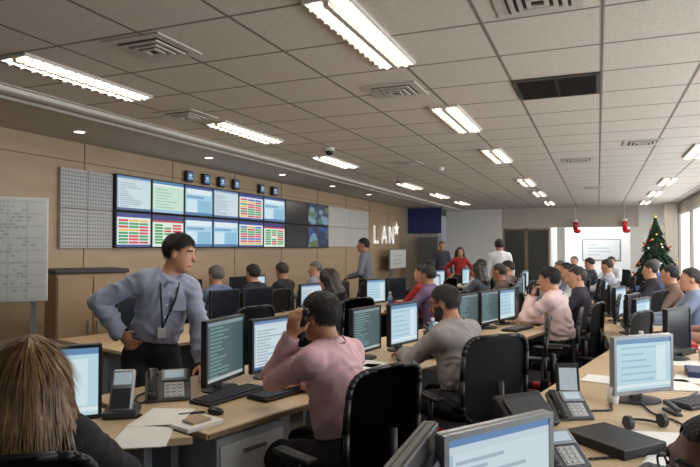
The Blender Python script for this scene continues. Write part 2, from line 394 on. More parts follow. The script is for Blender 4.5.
# =================================================== FURNITURE
TH=a(74.3)
def row(p0,th):
    c,s=math.cos(th),math.sin(th)
    return lambda a,f,z=0:(p0[0]+a*c-f*s,p0[1]+a*s+f*c,z)
TH2=a(77.3); TB=a(95)
R1=row((-1.38,2.78),TH); R2=row((.69,3.32),TH2); R0=row((-2.35,7.3),TH)
R1b=row((-.43,7.28),TB); R2b=row((.76,6.05),TB)
def make_desk(w,d,label,group):
    r=empty('desk',(0,0,-50),0,label,'desk',group)
    mk('tabletop',B(((0,d/2,.735),(w-.006,d,.03),None,.006)),'wood',r)
    mk('edge_band',B(((0,-.002,.733),(w-.02,.006,.022))),'edge',r)
    for s in (-1,1):
        mk('leg',B(((s*(w/2-.05),d/2,.37),(.04,.42,.70)),((s*(w/2-.05),d/2,.02),(.06,d-.12,.04),None,.008)),'grey',r)
    mk('modesty_panel',B(((0,d-.12,.45),(w-.16,.02,.5))),'ltgrey',r)
    return r
desk=make_desk(1.5,1.0,'beech topped office desk with grey metal legs','row desks')
desk.location=R1(.1,0); desk.rotation_euler=(0,0,TH)
for s in (1.6,3.1): dup(desk,R1(s,0),TH)
for s in (-3.1,-1.6,-.1,1.4): dup(desk,R0(s,0),TH)
for s in (-1.9,-.4,1.1): dup(desk,R2(s,0),TH2)
for p in ((-4.35,6.3),(-4.25,7.82)): dup(desk,(p[0],p[1],0),a(87))
for p in ((-2.3,11.0),(-1.95,12.5)): dup(desk,(p[0],p[1],0),TH)
nd=make_desk(1.5,.72,'narrow beech topped office desk with grey metal legs','narrow row desks')
nd.location=R1b(.0,0); nd.rotation_euler=(0,0,TB)
for s in (1.5,3.0,4.5): dup(nd,R1b(s,0),TB)
for s in (0,1.5,3.0): dup(nd,R2b(s,0),TB)
ca=empty('corner_desk',(-2.3,1.9,0),0,'beech topped angled corner desk joining the row','desk')
bm=bmesh.new(); poly=[(-1.585,2.10),(-2.56,2.385),(-3.25,1.95),(-2.65,1.25)]
vs=[bm.verts.new((x+2.3,y-1.9,.75)) for x,y in poly]; f=bm.faces.new(vs); r=bmesh.ops.extrude_face_region(bm,geom=[f]); bmesh.ops.translate(bm,verts=[v for v in r['geom'] if isinstance(v,bmesh.types.BMVert)],vec=(0,0,-.03))
mk('tabletop',bm,'wood',ca)
for x,y in ((.5,.15),(-.15,.35),(-.75,.05),(-.35,-.45)): mk('leg',B(((x,y,.36),(.05,.05,.72),None,.005)),'grey',ca)
pd=empty('drawer_pedestal',R1(-.32,.05),TH,'pale grey three drawer pedestal under the desk','cabinet','drawer pedestals')
mk('body',B(((0,.3,.36),(.42,.55,.64),None,.006)),'ltgrey',pd)
for k in range(3):
    d=mk('drawer',B(((0,.02,.16+.2*k),(.4,.02,.18),None,.004)),'white',pd); mk('handle',B(((0,.0,.2+.2*k),(.14,.02,.015),None,.004)),'grey',d)
dup(pd,R1(2.2,.05),TH); dup(pd,R2(.6,.05),TH2)
def make_chair():
    r=empty('office_chair',(0,0,-50),0,'black mesh back office chair with armrests on casters','chair','black office chairs')
    mk('seat',B(((0,.02,.43),(.48,.47,.07),None,.03,3)),'fabric',r,smooth=True)
    bm=bmesh.new(); nx,nz=12,14; g=[]
    for j in range(nz+1):
        v=-1+2*j/nz; row_=[]
        for i in range(nx+1):
            u=-1+2*i/nx
            wx=.235*(1-.10*max(0,v)**2-.12*max(0,-v)**2)
            x=u*wx*math.sqrt(max(.0,1-.22*v**6)); z=.79+v*.25*math.sqrt(1-.10*u**4)
            y=-.25-.03*(1-u*u)-.03*v*v*(1 if v>0 else .2)+.02*math.exp(-((v+.4)/.3)**2)
            row_.append(bm.verts.new((x,y,z)))
        g.append(row_)
    for j in range(nz):
        for i in range(nx): bm.faces.new((g[j][i],g[j][i+1],g[j+1][i+1],g[j+1][i]))
    bmesh.ops.solidify(bm,geom=bm.faces[:],thickness=.025)
    mk('backrest',bm,'mesh',r,smooth=True)
    bm=bmesh.new(); pts=[]
    for k in range(29):
        an=2*math.pi*k/28; cu_,su=math.cos(an),math.sin(an)
        e=.35; x=.225*math.copysign(abs(cu_)**e,cu_); z=.79+.245*math.copysign(abs(su)**e,su)
        pts.append((x,-.262-.03*(max(0,(z-.79)/.25))**2,z))
    tube(bm,pts,.014,6); mk('back_frame',bm,'black',r,smooth=True)
    bm=bmesh.new(); tube(bm,[(0,-.05,.39),(0,-.27,.40),(0,-.32,.5),(0,-.31,.78)],.022,8); mk('back_support',bm,'black',r,smooth=True)
    for s in (-1,1):
        bm=bmesh.new(); tube(bm,[(s*.2,.0,.41),(s*.28,.0,.42),(s*.285,-.02,.64)],.016,8)
        bx(bm,(s*.285,.0,.655),(.065,.24,.03),None,.012); mk('armrest',bm,'black',r,smooth=True)
    bm=bmesh.new(); cy(bm,(0,0,.1),(0,0,.4),.025); cy(bm,(0,0,.1),(0,0,.25),.035); mk('column',bm,'dkgrey',r)
    bm=bmesh.new(); 
    for k in range(5):
        an=2*math.pi*k/5; cy(bm,(0,0,.12),(.3*math.cos(an),.3*math.sin(an),.075),.03,.015,8)
    sph(bm,(0,0,.12),.045,12); mk('base',bm,'black',r)
    for k in range(5):
        an=2*math.pi*k/5; x,y=.3*math.cos(an),.3*math.sin(an)
        bm=bmesh.new(); cy(bm,(x-.02*math.sin(an),y+.02*math.cos(an),.03),(x+.02*math.sin(an),y-.02*math.cos(an),.03),.03); mk('caster',bm,'black',r)
    for s in (-1,1): mk('side_cover',B(((s*.215,-.06,.44),(.07,.28,.045),None,.015)),'red',r)
    mk('rear_tag',B(((0,-.345,.57),(.09,.012,.07),None,.004)),'red',r)
    return r
chair=make_chair()
def place_chair(x,y,th,first=[True],label=None):
    if first[0]:
        first[0]=False; chair.location=(x,y,0); chair.rotation_euler=(0,0,th); return chair
    return dup(chair,(x,y,0),th,label)
def make_monitor(kind,w=.40,h=.325,label='',sil=False):
    r=empty('monitor',(0,0,-50),0,label,'monitor','desk monitors'); zc=.045+h/2
    mk('casing',B(((0,.012,zc),(w,.03,h),None,.008),((0,.035,zc),(w*.7,.04,h*.7),None,.015)),'silver' if sil else 'black',r)
    mk('bezel',B(((-w/2+.008,-.006,zc),(.015,.01,h-.006)),((w/2-.008,-.006,zc),(.015,.01,h-.006)),((0,-.006,zc+h/2-.009),(w-.03,.01,.014)),((0,-.006,zc-h/2+.012),(w-.03,.01,.02))),'silver' if sil else 'black',r)
    if kind=='off': mk('screen',B(((0,-.0045,zc),(w-.03,.003,h-.036))),'off',r)
    else: canvas('screen',paint(kind,sum(map(ord,kind))),w-.03,h-.036,'cv',r,(0,-.0065,zc+.002))
    mk('stand',B(((0,.05,.09),(.07,.03,.18),None,.006)),'dkgrey',r)
    bm=bmesh.new(); lathe(bm,[(.12,0),(.12,.008),(.05,.016)],24)
    for v in bm.verts: v.co.y=v.co.y*.8+.03
    mk('base',bm,'dkgrey',r); return r
MON={}
ML={'white':'black monitor showing a pale document window','blue':'black monitor showing a light blue page','dark':'black monitor showing dark green tables','off':'black monitor with dark blank screen','multi':'black monitor with coloured tables'}
def monitor(kind,loc,th,label=None,w=None,h=None,sil=False):
    k=(kind,w,h,sil)
    if k not in MON:
        m=make_monitor(kind,w or .40,h or .325,ML[kind],sil); MON[k]=m
        m.location=loc; m.rotation_euler=(0,0,th)
        if label: m['label']=label
        return m
    return dup(MON[k],loc,th,label or ML[kind])
Z=.75
monitor('dark',R1(-.07,.57,Z),TH+a(18),'tilted black monitor showing dark green tables',.40,.36); monitor('white',R1(.33,.58,Z),TH+a(2),'black monitor with pale spreadsheet beside telephone caller')
monitor('dark',R1(1.17,.5,Z),TH-a(-6)); monitor('blue',R1(1.63,.48,Z),TH+a(0),'black monitor with bright blue white window')
for s in (2.75,3.2): monitor('dark',R1(s,.5,Z),TH)
monitor('blue',R1(3.62,.5,Z),TH)
for s,k in ((-.4,'off'),(.1,'white'),(.9,'dark'),(1.4,'blue'),(2.4,'white'),(3.0,'off'),(4.2,'white')): monitor(k,R1b(s,.45,Z),TB-a(random.uniform(4,16)))
for s,k in ((-3.4,'off'),(-2.4,'off'),(-1.95,'off'),(-1.1,'white'),(-.6,'off'),(.2,'blue'),(.7,'off'),(1.7,'white')): monitor(k,R0(s,.5,Z),TH+a(random.uniform(-8,8)))
monitor('white',R2(-1.96,.50,Z),TH2-a(22),'silver framed monitor with pale document window',.38,.325,True)
monitor('off',R2(-2.24,.60,Z),a(-88),'black monitor seen edge on from behind')
monitor('blue',R2(.03,.50,Z),TH2-a(34),'silver framed monitor with pale window on wide desk',.40,.30,True)
for s,k in ((1.45,'off'),): monitor(k,R2(s,.5,Z),TH2-a(15))
for s,k in ((-.35,'blue'),(.15,'off'),(1.1,'white'),(1.6,'off'),(2.5,'blue'),(3.0,'off')): monitor(k,R2b(s,.45,Z),TB-a(random.uniform(8,26)))
monitor('blue',(-2.2,1.86,Z),a(48),'wide black monitor showing a blue web page',.50,.33)
for x,y,k in ((-4.95,6.0,'off'),(-4.95,6.5,'off'),(-4.85,7.5,'off'),(-4.85,8.0,'white'),(-2.75,11.0,'white'),(-2.5,12.2,'blue')): monitor(k,(x,y,Z),TH+a(random.uniform(-2,12)))
kb=empty('keyboard',R1(.08,.24,Z),TH,'black computer keyboard on the desk','keyboard','keyboards')
mk('body',B(((0,0,.009),(.44,.15,.018),None,.005)),'black',kb)
bm=bmesh.new()
for i in range(20):
    for j in range(5): bx(bm,(-.2+.021*i,-.05+.025*j,.021),(.017,.02,.008))
k=mk('key_block',bm,'keys',kb); k['kind']='stuff'
for p,t in ((R1(-.16,.42,Z),TH+.1),(R1(1.45,.2,Z),TH),(R1(3.3,.25,Z),TH),(R2(.2,.24,Z),TH2-a(28)),(R2(-1.2,.3,Z),TH2-a(10)),(R0(-2.2,.25,Z),TH),(R0(.4,.25,Z),TH),(R2b(.0,.2,Z),TB),(R1b(1.2,.2,Z),TB)): dup(kb,p,t)
ms=empty('computer_mouse',R1(-.42,.22,Z),TH,'black computer mouse on the desk','mouse','computer mice')
bm=bmesh.new(); sph(bm,(0,0,.012),.03,14,(1,1.7,.6)); mk('shell',bm,'black',ms,smooth=True); mk('wheel',B(((0,.025,.028),(.006,.02,.008),None,.002)),'grey',ms)
for p in (R1(1.8,.2,Z),R2(-.32,.2,Z),R2(.5,.2,Z),R1(3.7,.22,Z)): dup(ms,p,TH)
def make_phone():
    r=empty('desk_phone',(0,0,-50),0,'grey desk telephone with handset and tilted display','telephone','desk telephones')
    R=Matrix.Rotation(a(32),3,'X')
    bm=bmesh.new(); bx(bm,(0,0,.055),(.21,.2,.03),R,.008); bx(bm,(0,.06,.035),(.18,.06,.07)); mk('body',bm,'phone',r)
    def on(x,y,z=.018): v=R@Vector((x,y,z)); return (v.x,v.y,v.z+.055)
    bm=bmesh.new(); bx(bm,on(.03,.055,.02),(.12,.075,.01),R,.003); mk('display_frame',bm,'silver',r)
    bm=bmesh.new(); bx(bm,on(.03,.055,.026),(.09,.05,.003),R); mk('display',bm,'lcd',r)
    bm=bmesh.new(); bx(bm,on(.028,-.04,.015),(.09,.095,.006),R)
    for i in range(3):
        for j in range(4): bx(bm,on(.0+.028*i,-.075+.023*j,.018),(.02,.015,.010),R,.002)
    mk('keypad',bm,'keysl',r)
    bm=bmesh.new(); bx(bm,on(-.07,0,.03),(.035,.14,.02),R,.008); bx(bm,on(-.07,.075,.022),(.048,.05,.03),R,.01); bx(bm,on(-.07,-.075,.022),(.048,.05,.03),R,.01); mk('handset',bm,'black',r,smooth=True)
    bm=bmesh.new(); tube(bm,[(-.07,-.09,.02),(-.12,-.12,.012),(-.15,-.05,.008),(-.14,.05,.008),(-.1,.09,.012)],.005,6); mk('cord',bm,'black',r)
    return r
ph=make_phone(); ph.location=R1(-.38,.66,Z); ph.rotation_euler=(0,0,TH-a(34)); ph.scale=(1.1,1.1,1.1)
for p,t in ((R2(-1.12,.60,Z),TH2-a(40)),(R2(-.46,.74,Z),TH2-a(50)),(R2(1.0,.6,Z),TH2)):
    o=dup(ph,p,t); o.scale=(.85,.85,.85)
dup(ph,R1(.85,.6,Z),TH); dup(ph,R1(2.3,.55,Z),TH); dup(ph,R2b(.6,.4,Z),TB)
hs=empty('cordless_phone',(-2.1,2.24,Z),a(34),'silver upright telephone handset standing in its cradle','telephone'); hs.scale=(1.45,1.45,1.15)
bm=bmesh.new(); bx(bm,(0,0,.015),(.11,.11,.03),None,.01); mk('cradle',bm,'dkgrey',hs)
Rr=Matrix.Rotation(a(-26),3,'X'); bm=bmesh.new(); bx(bm,(0,.01,.1),(.075,.028,.17),Rr,.01); mk('handset',bm,'silver',hs,smooth=True)
def onh(x,z): v=Rr@Vector((x,-.017,z)); return (v.x,v.y+.01,v.z+.1)
bm=bmesh.new(); bx(bm,onh(0,.045),(.055,.004,.05),Rr); mk('display',bm,'lcd',hs)
bm=bmesh.new(); bx(bm,onh(0,-.035),(.058,.003,.08),Rr)
for i in range(3):
    for j in range(4): bx(bm,onh(-.018+.018*i,-.065+.019*j),(.013,.006,.012),Rr)
mk('keypad',bm,'keys',hs)
def paper(p,t,sz=(.21,.297),label='loose white paper sheets on desk'):
    r=mk('paper_sheet',B(((0,0,.002),(sz[0],sz[1],.003)),((.01,-.006,.0045),(sz[0],sz[1],.002),Matrix.Rotation(.06,3,'Z'))),'paper',loc=p,rz=t); tag(r,label,'paper','papers on desks')
for p,t in ((R1(-.62,.36,Z),.3),(R1(.95,.2,Z),TH+.3),(R1(1.0,.42,Z),TH),(R1(2.2,.25,Z),TH),(R1(.62,.3,Z),TH+.2),(R2(-.9,.2,Z),TH2),(R2(-.62,.34,Z),TH2+.4),(R2(.75,.3,Z),TH2),(R2(1.3,.5,Z),TH2+.2),(R2(1.6,.2,Z),TH2),(R2(.45,.75,Z),TH2),(R2(.55,.42,Z),.2),(R0(-1.5,.3,Z),TH),((-1.78,2.02,Z),.5),(R2(-1.35,.25,Z),.9),(R2b(.8,.2,Z),.3)): paper(p,t)
tr=empty('paper_tray',R1(-.6,.13,Z),TH,'beige paper tray holding notes','paper tray'); mk('tray',B(((0,0,.01),(.2,.14,.02),None,.004)),'paper',tr); mk('pad',B(((0,0,.026),(.1,.08,.012),None,.002)),'wallwood',tr)
bt=empty('water_bottle',R1(2.02,.45,Z),0,'small clear plastic water bottle','bottle','water bottles')
bm=bmesh.new(); lathe(bm,[(.03,0),(.033,.01),(.031,.06),(.033,.12),(.03,.15),(.013,.185),(.013,.2)],16); mk('body',bm,'bottle',bt,smooth=True); bm=bmesh.new(); cy(bm,(0,0,.195),(0,0,.215),.015); mk('cap',bm,'white',bt); bm=bmesh.new(); cy(bm,(0,0,.06),(0,0,.11),.034,n=18); mk('wrapper',bm,mat('bottle_label',C(60,110,180),.5),bt)
dup(bt,R2(1.2,.7,Z),0); dup(bt,R0(.1,.2,Z),0)
cp=empty('paper_cup',R2(-.1,.62,Z),0,'white drinking cup on desk','cup','drinking cups'); bm=bmesh.new(); lathe(bm,[(.025,0),(.036,.09),(.032,.09),(.023,.01)],18); mk('wall',bm,'paper',cp,smooth=True); bm=bmesh.new(); cy(bm,(0,0,.07),(0,0,.074),.03); mk('drink',bm,'bark',cp)
dup(cp,R1(2.5,.3,Z),0); dup(cp,R2(1.5,.35,Z),0)
tm=empty('desk_terminal',R2(-.78,.84,Z),TH2-a(30),'black tilted terminal box beside telephone','desk device')
R_=Matrix.Rotation(a(38),3,'X'); bm=bmesh.new(); bx(bm,(0,0,.08),(.26,.18,.035),R_,.01); bx(bm,(0,.05,.05),(.22,.06,.1)); mk('body',bm,'black',tm); bm=bmesh.new(); bx(bm,(0,-.014,.1),(.20,.11,.003),R_); mk('display',bm,'dkgrey',tm)
dd=empty('desk_display',R2(-.12,.84,Z),TH2-a(60),'small upright black display unit with pale blue screen','desk device'); R_=Matrix.Rotation(a(-12),3,'X'); bm=bmesh.new(); bx(bm,(0,0,.10),(.12,.02,.17),R_,.006); bx(bm,(0,.03,.01),(.12,.1,.02)); mk('casing',bm,'black',dd); bm=bmesh.new(); bx(bm,(0,-.0125,.105),(.09,.003,.115),R_); mk('screen',bm,'lcd',dd)
def binder(p,t,m,label):
    r=empty('ring_binder',p,t,label,'binder','binders on desks'); mk('cover',B(((0,0,.02),(.24,.3,.04),None,.004)),m,r); mk('pages',B(((.008,0,.02),(.228,.285,.03))),'paper',r)
binder(R2(.95,.25,Z),TH2+.2,'binder','dark blue ring binder lying on desk'); binder(R2(1.75,.6,Z),TH2-.3,'black','black ring binder lying on desk'); binder(R2b(-.55,.25,Z),TB,'red','red ring binder lying on desk'); binder(R2(-.78,.48,Z),TH2-.5,'black','black ring binder beside telephone')
hd=empty('headset',R2(-.45,.42,Z),.6,'black telephone headset lying on desk','headset')
bm=bmesh.new(); tube(bm,[(.085*math.cos(t),.085*math.sin(t),.012+.0*t) for t in np.linspace(0,math.pi,12)],.006,6); mk('headband',bm,'black',hd,smooth=True)
for s in (-1,1):
    bm=bmesh.new(); cy(bm,(s*.085-.01,-.01,.03),(s*.085+.01,-.01,.03),.03); mk('earpad',bm,'dkgrey',hd)
tb=empty('tissue_box',R2(.42,.62,Z),TH2+.3,'small orange and white tissue box','box'); mk('carton',B(((0,0,.035),(.12,.09,.07),None,.004)),'orange',tb); bm=bmesh.new(); bmesh.ops.create_cone(bm,cap_ends=True,segments=7,radius1=.03,radius2=.008,depth=.05,matrix=Matrix.Translation((0,0,.09))); mk('tissue',bm,'paper',tb)
st=empty('stapler',R2(-.12,.35,Z),.4,'small black stapler on desk','stapler'); mk('base',B(((0,0,.006),(.035,.13,.012),None,.004)),'black',st); bm=bmesh.new(); bx(bm,(0,0,.035),(.03,.12,.02),Matrix.Rotation(.15,3,'X'),.006); mk('arm',bm,'dkgrey',st)
for i,(p,t) in enumerate(((R2(-.75,.25,Z),.3),(R2(.35,.3,Z),1.2),(R1(-.5,.3,Z),.8),(R2(-.5,.12,Z),2.0))):
    r=empty('pen',p,t,'blue ballpoint pen lying on desk','pen','pens'); bm=bmesh.new(); cy(bm,(-.06,0,.006),(.06,0,.006),.005,n=8); mk('barrel',bm,'binder',r); bm=bmesh.new(); cy(bm,(.06,0,.006),(.075,0,.006),.005,.001,8); mk('tip',bm,'silver',r)
for i,pts in enumerate(([(0,.50),(-.12,.62),(-.25,.60),(-.36,.70),(-.62,.80)],[(-.02,.5),(-.2,.42),(-.3,.30),(-.6,.16),(-.95,.45),(-1.05,.55)],[(-1.0,.65),(-1.2,.78),(-1.5,.72),(-1.85,.62)],[(-.3,.85),(-.45,.92),(-.6,.93),(-1.0,.85)])):
    P3=[R2(s,f,Z+.006) for s,f in pts]; fine=[]
    for k in range(len(P3)-1):
        p0=Vector(P3[max(k-1,0)]);p1=Vector(P3[k]);p2=Vector(P3[k+1]);p3=Vector(P3[min(k+2,len(P3)-1)])
        for q in range(6):
            t=q/6; fine.append(.5*((2*p1)+(-p0+p2)*t+(2*p0-5*p1+4*p2-p3)*t*t+(-p0+3*p1-3*p2+p3)*t**3))
    fine.append(Vector(P3[-1])); bm=bmesh.new(); tube(bm,fine,.005,6); c=mk('cable',bm,'black',smooth=True); tag(c,'thin black cable lying across desk','cable','desk cables')
# tree
tr=empty('christmas_tree',(1.06,13.4,0),0,'full green christmas tree with small pale baubles','christmas tree')
bm=bmesh.new(); cy(bm,(0,0,0),(0,0,2.0),.04,.01); mk('trunk',bm,'bark',tr)
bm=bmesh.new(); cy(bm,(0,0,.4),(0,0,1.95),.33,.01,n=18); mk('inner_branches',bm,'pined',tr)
bm=bmesh.new()
def treeR(t): return .60*(1-t)**.85*(.86+.22*((1-t)*5.5%1.0))+.02
for k in range(4200):
    t=random.random(); t=t*t*.35+t*.65; z=.35+1.78*t; R=treeR(t); an=random.uniform(0,6.283); rr=R*random.uniform(.65,1.06)
    c,s=math.cos(an),math.sin(an); p=Vector((c*rr,s*rr,z-.02)); ri=max(rr-.13,0); q=Vector((c*ri,s*ri,z+.04)); 
    sd_=Vector((-s,c,random.uniform(-.6,.6)))*.026
    v=[bm.verts.new(q),bm.verts.new((p+q)/2+sd_),bm.verts.new(p+Vector((0,0,-.03))),bm.verts.new((p+q)/2-sd_)]; bm.faces.new(v)
fo=mk('foliage',bm,'pine',tr); fo['kind']='stuff'
for k in range(70):
    t=random.random()**1.2; z=.5+1.5*t; R=treeR((z-.35)/1.78)+.01; an=random.uniform(0,6.283)
    bm=bmesh.new(); sph(bm,(0,0,0),.020,8); mk('bauble',bm,random.choice(['gold','redb','white','gold','white']),tr,(R*math.cos(an),R*math.sin(an),z),smooth=True)
bm=bmesh.new(); sph(bm,(0,0,2.15),.03,10,(1,1,1.5)); mk('topper',bm,'gold',tr,smooth=True)
for x in (-.62,.72):
    h=empty('hanging_ornament',(x,YB-.35,2.3),0,'red hanging christmas stocking ornament','ornament','hanging ornaments')
    bm=bmesh.new(); cy(bm,(0,0,.45),(0,0,.05),.006); mk('cord',bm,'white',h)
    bm=bmesh.new(); cy(bm,(0,0,.05),(0,0,-.25),.06,.07); sph(bm,(.05,0,-.28),.08,12,(1.3,.8,.8)); mk('stocking',bm,'redb',h,smooth=True)
    bm=bmesh.new(); cy(bm,(0,0,.07),(0,0,.0),.075); mk('cuff',bm,'white',h)

# =================================================== PEOPLE
def nrm(v): v=np.asarray(v,float); return v/np.linalg.norm(v)
def v3(*a_): return np.array(a_,float)
def cone_d(P,p):
    a_,b_,ra,rb=p; ab=b_-a_; t=np.clip(((P-a_)@ab)/(ab@ab),0,1)
    return np.linalg.norm(P-a_-t[...,None]*ab,axis=-1)-(ra+(rb-ra)*t)
def ell_d(P,p):
    c,r,R=p; q=(P-c)@R; k0=np.linalg.norm(q/r,axis=-1); k1=np.linalg.norm(q/(r*r),axis=-1)
    return np.where(k0<1e-4,-min(r),k0*(k0-1)/np.maximum(k1,1e-6))
class Body:
    def __init__(s): s.p=[]
    def cone(s,a_,b_,ra,rb,k,reg): s.p.append(('c',(np.asarray(a_,float),np.asarray(b_,float),ra,rb),k,reg))
    def ell(s,c,r,R,k,reg): s.p.append(('e',(np.asarray(c,float),np.asarray(r,float),R),k,reg))
    def bb(s,q):
        t,p,k,_=q
        if t=='c': return np.minimum(p[0]-p[2],p[1]-p[3]),np.maximum(p[0]+p[2],p[1]+p[3])
        m=max(p[1]); return p[0]-m,p[0]+m
    def d(s,q,P): return cone_d(P,q[1]) if q[0]=='c' else ell_d(P,q[1])
    def mesh(s,h):
        bbs=[s.bb(q) for q in s.p]; lo=np.min([b[0] for b in bbs],0)-3*h; hi=np.max([b[1] for b in bbs],0)+3*h
        n=np.ceil((hi-lo)/h).astype(int)+1; F=np.full(n,1.0,np.float32)
        for q,b in zip(s.p,bbs):
            mg=q[2]+2.5*h
            i0=np.maximum(np.floor((b[0]-mg-lo)/h).astype(int),0); i1=np.minimum(np.ceil((b[1]+mg-lo)/h).astype(int)+1,n)
            sl=tuple(slice(i0[k],i1[k]) for k in range(3))
            ax=[lo[k]+h*np.arange(i0[k],i1[k]) for k in range(3)]
            P=np.stack(np.meshgrid(*ax,indexing='ij'),-1)
            dd=s.d(q,P); f=F[sl]; k=max(q[2],1e-4); hh=np.maximum(k-np.abs(dd-f),0)/k
            F[sl]=np.minimum(dd,f)-hh*hh*k*.25
        S=F<0
        pos=np.zeros(tuple(n-1)+(3,),np.float32); cc=np.zeros(n-1,np.float32)
        sh=lambda A,o: A[o[0]:n[0]-1+o[0],o[1]:n[1]-1+o[1],o[2]:n[2]-1+o[2]]
        for axx in range(3):
            for o1 in (0,1):
                for o2 in (0,1):
                    o=[0,0,0]; oth=[k for k in range(3) if k!=axx]; o[oth[0]]=o1; o[oth[1]]=o2
                    e=list(o); e[axx]=1
                    f0=sh(F,o); f1=sh(F,e); m=(f0<0)!=(f1<0)
                    t=np.where(m,f0/np.where(m,f0-f1,1),0)
                    for k in range(3):
                        pos[...,k]+=np.where(m,(t if k==axx else o[k]),0)
                    cc+=m
        act=cc>0; idx=-np.ones(tuple(n-1),int); idx[act]=np.arange(act.sum())
        ijk=np.argwhere(act); V=lo+h*(ijk+pos[act]/cc[act][:,None])
        Fs=[]
        for axx in range(3):
            o=[0,0,0]; o[axx]=1
            a0=S[tuple(slice(0,n[k]-o[k]) for k in range(3))]; a1=S[tuple(slice(o[k],n[k]) for k in range(3))]
            u,w=(axx+1)%3,(axx+2)%3
            E=np.argwhere(a0!=a1); ins=a0[tuple(E.T)]
            ok=(E[:,u]>0)&(E[:,w]>0)&(E[:,u]<n[u]-1)&(E[:,w]<n[w]-1); E=E[ok]; ins=ins[ok]
            def cell(du,dw):
                c=E.copy(); c[:,u]-=du; c[:,w]-=dw; return idx[tuple(c.T)]
            Q=np.stack([cell(1,1),cell(0,1),cell(0,0),cell(1,0)],1)
            Q[~ins]=Q[~ins][:,::-1]; Fs.append(Q)
        Fc=np.concatenate(Fs); Fc=Fc[(Fc>=0).all(1)]
        for _ in range(1):
            A=np.zeros_like(V); c=np.zeros(len(V))
            for k in range(4):
                np.add.at(A,Fc[:,k],V[Fc[:,(k+1)%4]]); np.add.at(c,Fc[:,k],1)
            V=V*.55+.45*A/np.maximum(c,1)[:,None]
        e1=V[Fc[:,2]]-V[Fc[:,0]]; e2=V[Fc[:,3]]-V[Fc[:,1]]; fn=np.cross(e1,e2); N=np.zeros_like(V)
        for k in range(4): np.add.at(N,Fc[:,k],fn)
        N/=np.maximum(np.linalg.norm(N,axis=1),1e-9)[:,None]
        D=np.stack([s.d(q,V) for q in s.p],1); lab=np.array([q[3] for q in s.p])[D.argmin(1)]
        return V,Fc,N,lab
def pm(name,V,F,mats,parent,midx=None):
    me=bpy.data.meshes.new(name); me.vertices.add(len(V)); me.vertices.foreach_set('co',V.astype(np.float32).ravel())
    me.loops.add(len(F)*4); me.loops.foreach_set('vertex_index',F.astype(np.int32).ravel())
    me.polygons.add(len(F)); me.polygons.foreach_set('loop_start',np.arange(0,len(F)*4,4,dtype=np.int32))
    me.polygons.foreach_set('use_smooth',np.ones(len(F),bool))
    if midx is not None: me.polygons.foreach_set('material_index',midx.astype(np.int32))
    me.update(calc_edges=True); me.validate()
    for m in mats: me.materials.append(m)
    o=bpy.data.objects.new(name,me); o.parent=parent; return link(o)
def sub(name,V,F,N,fm,off,m,parent):
    f=F[fm]
    if len(f)==0: return None
    u,inv=np.unique(f.ravel(),return_inverse=True)
    offs=off[u] if hasattr(off,'__len__') else off
    W=V[u]+N[u]*(offs[:,None] if hasattr(offs,'__len__') else offs)
    return pm(name,W,inv.reshape(-1,4),[m],parent)
def ik(a_,c,l1,l2,pole):
    v=c-a_; D=np.linalg.norm(v); n_=v/D
    if D>(l1+l2)*.995: D=(l1+l2)*.995; c=a_+n_*D
    x=(l1*l1-l2*l2+D*D)/(2*D); h=math.sqrt(max(l1*l1-x*x,0)); p=pole-(pole@n_)*n_; p=nrm(p)
    return a_+n_*x+p*h,c
def rotm(yaw,pitch,roll=0):
    m=Matrix.Rotation(yaw,3,'Z')@Matrix.Rotation(-pitch,3,'X')@Matrix.Rotation(roll,3,'Y'); return np.array(m)
mcache={}
def cm_(tagn,col,**kw):
    k=(tagn,tuple(round(c,3) for c in col))
    if k not in mcache: mcache[k]=mat(tagn,col,**kw)
    return mcache[k]
def strands(name,Vh,Nh,flow,L,w,count,m,parent,lift=.30,jit=.25):
    idx=rng.randint(0,len(Vh),count); vv=[];ff=[]
    for i in idx:
        p=Vh[i]; nn=Nh[i]; fl=flow(p); fl=fl-(fl@nn)*nn; q=np.linalg.norm(fl)
        if q<1e-4: continue
        fl=fl/q+rng.normal(0,jit,3); fl/=np.linalg.norm(fl); sd=np.cross(nn,fl); l=L*rng.uniform(.6,1.2)
        b0=p+nn*.001; k=len(vv)
        vv+= [b0-sd*w,b0+sd*w,b0+fl*l*.55+nn*l*lift+sd*w*.7,b0+fl*l*.55+nn*l*lift-sd*w*.7,b0+fl*l+nn*l*lift*.8]
        ff+= [(k,k+1,k+2,k+3),(k+3,k+2,k+4)]
    me=bpy.data.meshes.new(name); me.from_pydata([tuple(x) for x in vv],[],ff); me.update(); me.materials.append(m)
    o=bpy.data.objects.new(name,me); o.parent=parent; o['kind']='stuff'; return link(o)
